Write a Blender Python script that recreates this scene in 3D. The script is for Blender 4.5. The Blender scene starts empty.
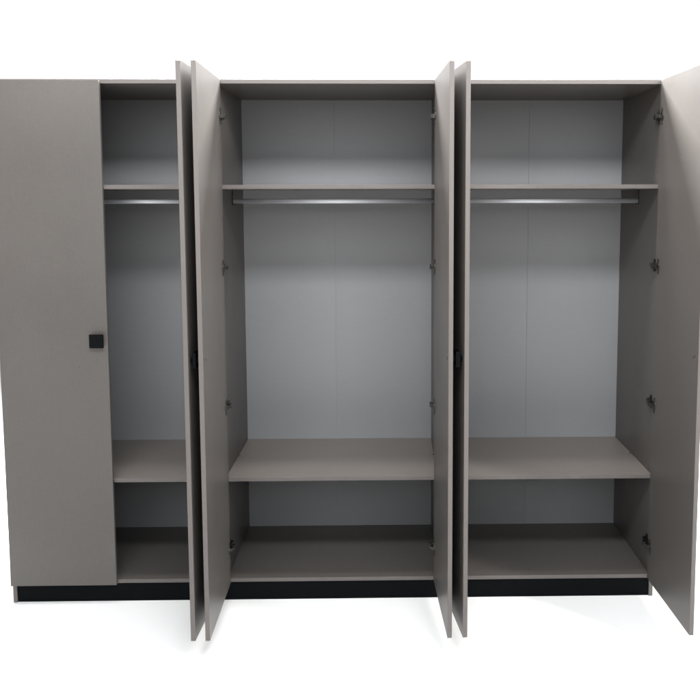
import bpy, bmesh, math
from mathutils import Vector, Matrix

scene = bpy.context.scene
C = scene.collection
DZ = 0.009                                   # floor level of the survey

# ------------------------------------------------------------------ camera
yaw, pitch, roll = 0.0195, -0.0968, -0.0014
cam_d = bpy.data.cameras.new('camera')
cam = bpy.data.objects.new('camera', cam_d)
C.objects.link(cam)
c, s = math.cos(yaw), math.sin(yaw)
Ry = Matrix(((c, -s, 0), (s, c, 0), (0, 0, 1)))
c, s = math.cos(pitch), math.sin(pitch)
Rp = Matrix(((1, 0, 0), (0, c, s), (0, -s, c)))
c, s = math.cos(roll), math.sin(roll)
Rr = Matrix(((c, 0, s), (0, 1, 0), (-s, 0, c)))
R = Rr @ Rp @ Ry                             # rows: right, forward, up
M = Matrix((R[0], R[2], -R[1])).transposed().to_4x4()
M.translation = Vector((0.1876, -3.3693, 1.680 - DZ))
cam.matrix_world = M
cam_d.sensor_width = 36
cam_d.lens = 836.69 / 700 * 36
cam_d.shift_x = (350 - 402.63) / 700
cam_d.shift_y = (280.15 - 350) / 700
cam_d.clip_end = 200
scene.camera = cam

# ------------------------------------------------------------------ world: white studio behind, dim room with added low fill in front
w = bpy.data.worlds.new('World')
scene.world = w
w.use_nodes = True
nt = w.node_tree
nt.nodes.clear()
out = nt.nodes.new('ShaderNodeOutputWorld')
bg = nt.nodes.new('ShaderNodeBackground')
tc = nt.nodes.new('ShaderNodeTexCoord')
sp = nt.nodes.new('ShaderNodeSeparateXYZ')
nt.links.new(tc.outputs['Generated'], sp.inputs[0])


def ramp(sock, a, b):
    m = nt.nodes.new('ShaderNodeMapRange')
    m.interpolation_type = 'SMOOTHSTEP'
    m.inputs['From Min'].default_value = a
    m.inputs['From Max'].default_value = b
    nt.links.new(sock, m.inputs['Value'])
    return m.outputs[0]


def mixc(fac, ca, cb):
    m = nt.nodes.new('ShaderNodeMix')
    m.data_type = 'RGBA'
    nt.links.new(fac, m.inputs[0])
    for k, v in ((6, ca), (7, cb)):
        if isinstance(v, tuple):
            m.inputs[k].default_value = v
        else:
            nt.links.new(v, m.inputs[k])
    return m.outputs[2]


# in front: an added fill glow below the horizon, standing in for a pale floor, a dim hall above it; behind: the white studio wall
hall = mixc(ramp(sp.outputs['Z'], -0.36, -0.13), (2.60, 2.56, 2.52, 1), (0.020, 0.022, 0.026, 1))
room = mixc(ramp(sp.outputs['Y'], 0.45, 0.65), hall, (1.02, 1.02, 1.02, 1))
nt.links.new(room, bg.inputs['Color'])
bg.inputs['Strength'].default_value = 1.0
nt.links.new(bg.outputs[0], out.inputs['Surface'])


# ------------------------------------------------------------------ lamps: ceiling tube and rear light of the showroom, plus added unseen fills
def area(name, loc, target, sx, sy, power, col):
    d = bpy.data.lights.new(name, 'AREA')
    d.shape = 'RECTANGLE'
    d.size, d.size_y = sx, sy
    d.energy = power
    d.color = col
    o = bpy.data.objects.new(name, d)
    C.objects.link(o)
    o.location = loc
    o.rotation_euler = (Vector(target) - Vector(loc)).to_track_quat('-Z', 'Y').to_euler()
    return o


area('ceiling_tube', (0.0, -2.6, 3.56), (0.0, 0.3, 1.5), 3.0, 0.40, 124, (0.93, 0.965, 1.0))
area('far_fill', (0.0, -6.0, 3.3), (0.0, 0.3, 1.5), 5.0, 2.2, 165, (0.95, 0.98, 1.0))  # added fill from far in front, smooths the gradient on the upper backs
area('near_softbox_fill', (0.0, -1.5, 3.56), (0.0, 0.3, 1.0), 4.6, 1.30, 38, (1.0, 0.98, 0.96))  # added softbox fill, lifts the floor towards white
area('rear_light', (0.0, 1.5, 3.6), (0.0, -0.4, 1.6), 3.0, 0.8, 960, (0.98, 0.99, 1.0))
area('side_fill', (2.6, -1.6, 2.8), (0.0, -0.2, 1.5), 0.25, 1.2, 95, (1.0, 0.98, 0.95))  # added fill from the right, brightens inner faces turned that way
area('centre_fill', (-0.35, -0.32, 3.8), (-0.35, -0.32, 0.0), 3.0, 0.25, 78, (1.0, 0.98, 0.95))  # added overhead fill for the open doors' inner faces and the floor
area('top_fill', (0.0, 0.5, 4.0), (0.0, -0.3, 0.0), 4.5, 0.4, 115, (1.0, 0.97, 0.93))  # added fill from above, brightens the tops of the open doors

scene.view_settings.view_transform = 'Standard'
scene.view_settings.look = 'None'
scene.view_settings.exposure = 0.0
scene.view_settings.gamma = 1.0


# ------------------------------------------------------------------ materials
def base(name, rough, spec=0.5, metal=0.0):
    m = bpy.data.materials.new(name)
    m.use_nodes = True
    n = m.node_tree.nodes
    b = n['Principled BSDF']
    b.inputs['Roughness'].default_value = rough
    b.inputs['Specular IOR Level'].default_value = spec
    b.inputs['Metallic'].default_value = metal
    return m, n, m.node_tree.links, b


def fabric_noise(m, n, l, b, col, amount, scales, bump=0.02, blotch=0.04):
    """woven melamine print: crossed stretched noises plus a faint large mottling"""
    tc = n.new('ShaderNodeTexCoord')
    vals = []
    for sc in scales:
        mp = n.new('ShaderNodeMapping')
        mp.inputs['Scale'].default_value = sc
        l.new(tc.outputs['Object'], mp.inputs[0])
        t = n.new('ShaderNodeTexNoise')
        t.inputs['Scale'].default_value = 1.0
        t.inputs['Detail'].default_value = 2.0
        l.new(mp.outputs[0], t.inputs['Vector'])
        vals.append(t.outputs['Fac'])
    ad = n.new('ShaderNodeMath')
    ad.operation = 'ADD'
    l.new(vals[0], ad.inputs[0])
    l.new(vals[1], ad.inputs[1])
    mr = n.new('ShaderNodeMapRange')
    mr.inputs['From Min'].default_value = 0.6
    mr.inputs['From Max'].default_value = 1.4
    mr.inputs['To Min'].default_value = 1 - amount
    mr.inputs['To Max'].default_value = 1 + amount
    l.new(ad.outputs[0], mr.inputs['Value'])
    bt = n.new('ShaderNodeTexNoise')
    bt.inputs['Scale'].default_value = 2.3
    bt.inputs['Detail'].default_value = 3
    l.new(tc.outputs['Object'], bt.inputs['Vector'])
    m2 = n.new('ShaderNodeMapRange')
    m2.inputs['From Min'].default_value = 0.3
    m2.inputs['From Max'].default_value = 0.7
    m2.inputs['To Min'].default_value = 1 - blotch
    m2.inputs['To Max'].default_value = 1 + blotch
    l.new(bt.outputs['Fac'], m2.inputs['Value'])
    mu = n.new('ShaderNodeMath')
    mu.operation = 'MULTIPLY'
    l.new(mr.outputs[0], mu.inputs[0])
    l.new(m2.outputs[0], mu.inputs[1])
    vm = n.new('ShaderNodeVectorMath')
    vm.operation = 'SCALE'
    vm.inputs[0].default_value = col
    l.new(mu.outputs[0], vm.inputs['Scale'])
    l.new(vm.outputs[0], b.inputs['Base Color'])
    # roughness breaks up a little too
    m3 = n.new('ShaderNodeMapRange')
    r = b.inputs['Roughness'].default_value
    m3.inputs['To Min'].default_value = r - 0.10
    m3.inputs['To Max'].default_value = r + 0.12
    l.new(bt.outputs['Fac'], m3.inputs['Value'])
    l.new(m3.outputs[0], b.inputs['Roughness'])
    bp = n.new('ShaderNodeBump')
    bp.inputs['Strength'].default_value = bump
    bp.inputs['Distance'].default_value = 0.001
    l.new(ad.outputs[0], bp.inputs['Height'])
    l.new(bp.outputs[0], b.inputs['Normal'])
    return m


a = base('taupe_melamine', 0.38, 0.5)
TAUPE = fabric_noise(*a, (0.0915, 0.0825, 0.0758), 0.10, ((420, 420, 40), (40, 40, 520)), 0.05)
a = base('taupe_edge_band', 0.42, 0.4)
EDGE = fabric_noise(*a, (0.122, 0.109, 0.102), 0.04, ((200, 200, 30), (30, 30, 200)), 0.02)
a = base('taupe_shelf_board', 0.38, 0.5)
SHELF = fabric_noise(*a, (0.180, 0.159, 0.144), 0.05, ((420, 420, 40), (40, 40, 520)), 0.03)
a = base('white_back_board', 0.5, 0.3)
BACK = fabric_noise(*a, (0.247, 0.248, 0.253), 0.035, ((14, 14, 520), (90, 90, 260)), 0.02, 0.02)
a = base('black_plinth_board', 0.6, 0.07)
BLACK = fabric_noise(*a, (0.0022, 0.0028, 0.0036), 0.25, ((300, 300, 20), (30, 30, 200)), 0.03)
a = base('black_handle_coat', 0.6, 0.06)
HANDLE = fabric_noise(*a, (0.0030, 0.0038, 0.0045), 0.15, ((600, 600, 600), (300, 300, 300)), 0.02)
a = base('satin_tube', 0.52, 0.5, 0.75)
CHROME = fabric_noise(*a, (0.80, 0.82, 0.86), 0.05, ((12, 500, 500), (30, 300, 300)), 0.01, 0.02)
a = base('nickel_hinge', 0.30, 0.5, 1.0)
NICKEL = fabric_noise(*a, (0.085, 0.082, 0.076), 0.10, ((200, 200, 200), (90, 90, 90)), 0.02)
a = base('dark_fitting', 0.5, 0.3)
DARK = fabric_noise(*a, (0.020, 0.018, 0.016), 0.10, ((200, 200, 200), (90, 90, 90)), 0.02)
a = base('white_studio_floor', 0.75, 0.1)
FLOOR = fabric_noise(*a, (0.955, 0.955, 0.955), 0.004, ((20, 20, 20), (5, 5, 5)), 0.0, 0.01)


# ------------------------------------------------------------------ mesh helpers
def link(name, bm, mats, parent=None, loc=(0, 0, 0), rz=0.0):
    me = bpy.data.meshes.new(name)
    bm.normal_update()
    bm.to_mesh(me)
    bm.free()
    for m in (mats if isinstance(mats, (list, tuple)) else [mats]):
        me.materials.append(m)
    o = bpy.data.objects.new(name, me)
    C.objects.link(o)
    o.location = loc
    o.rotation_euler = (0, 0, rz)
    if parent:
        o.parent = parent
    return o


def box(bm, x0, x1, y0, y1, z0, z1, bev=0.0008, seg=2, mi=0):
    t = bmesh.new()
    bmesh.ops.create_cube(t, size=1.0)
    for v in t.verts:
        v.co = Vector(((x0 + x1) / 2 + v.co.x * (x1 - x0), (y0 + y1) / 2 + v.co.y * (y1 - y0),
                       (z0 + z1) / 2 + v.co.z * (z1 - z0)))
    if bev:
        bmesh.ops.bevel(t, geom=list(t.edges), offset=bev, segments=seg, affect='EDGES', profile=0.5)
    join(bm, t, mi)


def join(bm, t, mi=0):
    t.normal_update()
    mp = {v: bm.verts.new(v.co) for v in t.verts}
    for f in t.faces:
        g = bm.faces.new([mp[v] for v in f.verts])
        g.material_index = mi
        g.smooth = f.smooth
    t.free()


def cyl(bm, p, axis, r, h, n=24, mi=0, r2=None, bev=0.0):
    t = bmesh.new()
    bmesh.ops.create_cone(t, cap_ends=True, segments=n, radius1=r, radius2=r if r2 is None else r2, depth=h)
    if bev:
        bmesh.ops.bevel(t, geom=[e for e in t.edges if len([f for f in e.link_faces if len(f.verts) > 4])],
                        offset=bev, segments=2, affect='EDGES', profile=0.5)
    q = Vector((0, 0, 1)).rotation_difference(Vector(axis)).to_matrix().to_4x4()
    q.translation = Vector(p)
    bmesh.ops.transform(t, matrix=q, verts=t.verts)
    for f in t.faces:
        f.smooth = len(f.verts) == 4
    join(bm, t, mi)


def band(bm, test):
    """give the faces that pass the test the edge band material (slot 1)"""
    bm.normal_update()
    for f in bm.faces:
        if test(f.normal):
            f.material_index = 1


def board(name, parent, x0, x1, y0, y1, z0, z1, mats=None, front=True):
    bm = bmesh.new()
    box(bm, x0, x1, y0, y1, z0 - DZ, z1 - DZ)
    if front:
        band(bm, lambda n: n.y < -0.5)
    return link(name, bm, mats or [TAUPE, EDGE], parent)


# ------------------------------------------------------------------ the floor
bm = bmesh.new()
vs = [bm.verts.new(p) for p in ((-9, -1.25, 0), (9, -1.25, 0), (9, 14, 0), (-9, 14, 0))]
bm.faces.new(vs)
fl = link('floor', bm, FLOOR)
fl['kind'] = 'structure'

# ------------------------------------------------------------------ the wardrobe
ward = bpy.data.objects.new('wardrobe', None)
C.objects.link(ward)
ward['label'] = 'wide taupe wardrobe on a black plinth, five doors open and one closed'
ward['category'] = 'wardrobe'

H = 2.15
TH = 0.0164
ZB = 0.0887
Z1, Z2 = 0.5362, 1.7368
D = 0.56
XL, XR = -1.3684, 1.3073
COMP = ((XL + TH, -0.4945), (-0.4779, 0.3999), (0.4163, 1.2909))   # clear width of the three bays

board('side_panel', ward, XL, XL + TH, 0, D + 0.0002, DZ, H - TH)
board('side_panel', ward, 1.2909, XR, 0, D + 0.0002, DZ, H - TH)
board('divider', ward, COMP[0][1], COMP[1][0], 0.0006, D, ZB + TH, H - TH)
board('divider', ward, COMP[1][1], COMP[2][0], 0.0006, D, ZB + TH, H - TH)
board('top_panel', ward, XL, XR, -0.0004, D + 0.0001, H - TH, H)
board('bottom_panel', ward, XL + TH, 1.2909, 0.0003, D, ZB, ZB + TH)
board('plinth', ward, XL + TH, 1.2909, 0.006, 0.024, DZ, ZB, [BLACK], False)
board('rear_rail', ward, XL + TH, 1.2909, D - 0.03, D - 0.012, DZ, ZB, [TAUPE], False)

# back boards, each bay closed by one sheet; a thin joint runs down the sheet of two bays
JOINT = (None, (-0.052, 0.00014), (0.8545, 0.0004))
for (a0, a1), jx in zip(COMP, JOINT):
    a0, a1 = a0 - 0.0078, a1 + 0.0078
    jx, jg = jx or (None, 0)
    bm = bmesh.new()
    if jx is None:
        box(bm, a0, a1, D, D + 0.004, ZB + 0.002 - DZ, H - 0.002 - DZ, 0.0003, 1)
    else:
        box(bm, a0, jx - jg, D, D + 0.004, ZB + 0.002 - DZ, H - 0.002 - DZ, 0.0002, 1)
        box(bm, jx + jg, a1, D + 0.0003, D + 0.0043, ZB + 0.002 - DZ, H - 0.002 - DZ, 0.0002, 1)
        box(bm, jx - 0.01, jx + 0.01, D + 0.0037, D + 0.007, ZB + 0.002 - DZ, H - 0.002 - DZ, 0)
    link('back_panel', bm, BACK, ward)

RAIL_Y, RAIL_Z = 0.285, 1.671
SY0 = 0.0012
for a0, a1 in COMP:
    g = 0.0006
    board('shelf', ward, a0 + g, a1 - g, SY0, D - 0.0005, Z2 - TH, Z2, [SHELF, EDGE])
    sh = board('shelf', ward, a0 + g, a1 - g, SY0, D - 0.0005, Z1 - TH, Z1, [SHELF, EDGE])
    # cam fittings let into the lower shelf beside the uprights
    for fx in (a0 + 0.0062, a1 - 0.0062):
        bm = bmesh.new()
        cyl(bm, (fx, 0.295, Z1 - DZ + 0.0003), (0, 0, 1), 0.0042, 0.001, 20)
        link('cam_cap', bm, DARK, sh)
    # hanging rail: oval tube with an end plate hung from the shelf at each side
    bm = bmesh.new()
    t = bmesh.new()
    n = 28
    rings = []
    for x in (a0 + 0.004, a1 - 0.004):
        ring = []
        for k in range(n):
            an = 2 * math.pi * k / n
            cy, cz = math.cos(an), math.sin(an)
            # stadium profile 14 x 21 mm
            yy = 0.0070 * cy
            zz = 0.0070 * cz + (0.0035 if cz > 0.001 else (-0.0035 if cz < -0.001 else 0))
            ring.append(t.verts.new((x, RAIL_Y + yy, RAIL_Z - DZ + zz)))
        rings.append(ring)
    for k in range(n):
        f = t.faces.new((rings[0][k], rings[0][(k + 1) % n], rings[1][(k + 1) % n], rings[1][k]))
        f.smooth = True
    t.faces.new(rings[0])
    t.faces.new(list(reversed(rings[1])))
    bmesh.ops.recalc_face_normals(t, faces=t.faces)
    join(bm, t)
    rail = link('hanging_rail', bm, CHROME, ward)
    for ex, dx in ((a0, 1), (a1, -1)):
        bm = bmesh.new()
        x0, x1 = sorted((ex + dx * 0.0006, ex + dx * 0.0040))
        box(bm, x0, x1, RAIL_Y - 0.0115, RAIL_Y + 0.0115, RAIL_Z - 0.018 - DZ, Z2 - TH - 0.0006 - DZ, 0.001)
        x0, x1 = sorted((ex + dx * 0.0006, ex + dx * 0.016))
        box(bm, x0, x1, RAIL_Y - 0.0095, RAIL_Y + 0.0095, RAIL_Z - 0.0148 - DZ, RAIL_Z - 0.0123 - DZ, 0.0006)
        cyl(bm, (ex + dx * 0.0045, RAIL_Y, RAIL_Z + 0.034 - DZ), (1, 0, 0), 0.004, 0.002, 16)
        link('rail_bracket', bm, NICKEL, rail)

# drilled rows in the uprights and cam caps under the top: small dark fittings
for ux, dx, par in ((1.2909, -1, None), (COMP[1][0], 1, None)):
    for yy in (0.037, 0.50):
        for zz in (1.852, 1.7905, 1.356, 1.2935, 0.90):
            bm = bmesh.new()
            cyl(bm, (ux + dx * 0.0002, yy, zz - DZ), (1, 0, 0), 0.0024, 0.0006, 14)
            link('pin_hole', bm, DARK, ward)
top = [o for o in C.objects if o.name == 'top_panel'][0]
for fx in (-0.455, 0.375, 0.44, 1.265, -0.52):
    for fy in (0.07, 0.47):
        bm = bmesh.new()
        cyl(bm, (fx, fy, H - TH - DZ - 0.0003), (0, 0, 1), 0.005, 0.001, 18)
        link('cam_cap', bm, DARK, top)

# ------------------------------------------------------------------ doors
ZD0, ZD1 = 0.0887, 2.148
HINGE_Z = (2.005, 1.408, 0.839, 0.238)
HANDLE_Z = 1.114


def hinge_mesh(side):
    """hinge in door space: door runs towards -Y from the pivot, inner face at x = side*TH/2; the arm goes to +Y"""
    bm = bmesh.new()
    xi = side * TH / 2

    def b(xa, xb, *r, bev=0.0008):
        x0, x1 = sorted((xi + side * xa, xi + side * xb))
        box(bm, x0, x1, *r, bev)
    b(0.0003, 0.0032, -0.034, -0.022, -0.031, 0.031)                   # flange strip on the door
    cyl(bm, (xi + side * 0.002, -0.0275, 0), (1, 0, 0), 0.0165, 0.0036, 28, bev=0.0008)
    for z in (-0.026, 0.026):
        cyl(bm, (xi + side * 0.0036, -0.028, z), (1, 0, 0), 0.0036, 0.002, 16)
    b(0.003, 0.0125, -0.026, -0.012, -0.008, 0.008)                    # knuckle
    b(0.006, 0.0155, -0.014, 0.030, -0.0065, 0.0065)                   # arm
    b(0.004, 0.0175, 0.000, 0.012, -0.010, 0.010)                      # arm shoulders
    return bm


def plate_mesh(side):
    bm = bmesh.new()
    x0, x1 = sorted((side * 0.0004, side * 0.006))
    box(bm, x0, x1, 0.018, 0.060, -0.010, 0.010, 0.001)
    box(bm, x0, x1, 0.030, 0.044, -0.026, 0.026, 0.001)
    x0, x1 = sorted((side * 0.005, side * 0.016))
    box(bm, x0, x1, 0.010, 0.058, -0.0075, 0.0075, 0.001)
    cyl(bm, (side * 0.0165, 0.045, 0), (1, 0, 0), 0.0045, 0.002, 16)
    for z in (-0.020, 0.020):
        cyl(bm, (side * 0.0065, 0.037, z), (1, 0, 0), 0.0038, 0.0018, 16)
    return bm


def handle_mesh(side):
    """square knob on the outer face: outer face is x = -side*TH/2"""
    bm = bmesh.new()
    xo = -side * TH / 2
    hs = 0.0275
    x0, x1 = sorted((xo - side * 0.0003, xo - side * 0.014))
    box(bm, x0, x1, -0.008, 0.008, -0.008, 0.008, 0.001)
    x0, x1 = sorted((xo - side * 0.012, xo - side * 0.022))
    box(bm, x0, x1, -hs, hs, -hs, hs, 0.0016, 3)
    return bm


def door(side, pivot_x, front_x, width, label=None, fit=True, angle=None, pivot_y=-0.005, zt=ZD1, wall=0.0):
    """side = +1: hinged on its left; open, the inner face looks to +X"""
    bm = bmesh.new()
    box(bm, -TH / 2, TH / 2, -width, 0, ZD0 - DZ, zt - DZ, 0.0007)
    band(bm, lambda n: abs(n.x) < 0.5)
    rz = math.atan2(front_x - pivot_x, width) if angle is None else angle
    o = link('door', bm, [TAUPE, EDGE], ward, (pivot_x, pivot_y, 0), rz)
    if label:
        o['label'] = label
    link('handle', handle_mesh(side), HANDLE, o, (0, -width + 0.040, HANDLE_Z - DZ))
    for dy in (-0.007, 0.007):
        t = bmesh.new()
        cyl(t, (side * (TH / 2 + 0.0006), 0, 0), (1, 0, 0), 0.0034, 0.0018, 16, bev=0.0005)
        link('handle_screw', t, NICKEL, o, (0, -width + 0.040 + dy, HANDLE_Z - DZ - dy * 0.5))
    if fit:
        hm = None
        for z in HINGE_Z:
            if hm is None:
                h = link('hinge', hinge_mesh(side), NICKEL, o)
                q = link('hinge_plate', plate_mesh(side), NICKEL, ward)
                hm, pm = h, q
            else:
                h = hm.copy()
                q = pm.copy()
                C.objects.link(h)
                C.objects.link(q)
                h.parent, q.parent = o, ward
            h.location = (0, 0, z - DZ)
            q.location = (wall, 0, z - DZ)
    return o


DW = 0.4635
closed = door(+1, XL, 0, 0.434, 'closed taupe door with a square black knob', False, math.pi / 2, -0.002 - TH / 2, 2.144)
t = bmesh.new()
cyl(t, (-TH / 2 - 0.0001, 0, 0), (1, 0, 0), 0.0016, 0.0006, 12)
link('chip', t, DARK, closed, (0, -0.434 + 0.1166, 1.008 - DZ))
door(-1, -0.5025, -0.5153, DW, wall=COMP[0][1])
door(+1, -0.4725, -0.4630, DW, wall=COMP[1][0])
door(-1, 0.3894, 0.4135, DW, wall=COMP[1][1])
door(+1, 0.4110, 0.4706, DW, wall=COMP[2][0])
door(-1, 1.2895, 1.2991, DW, wall=COMP[2][1])
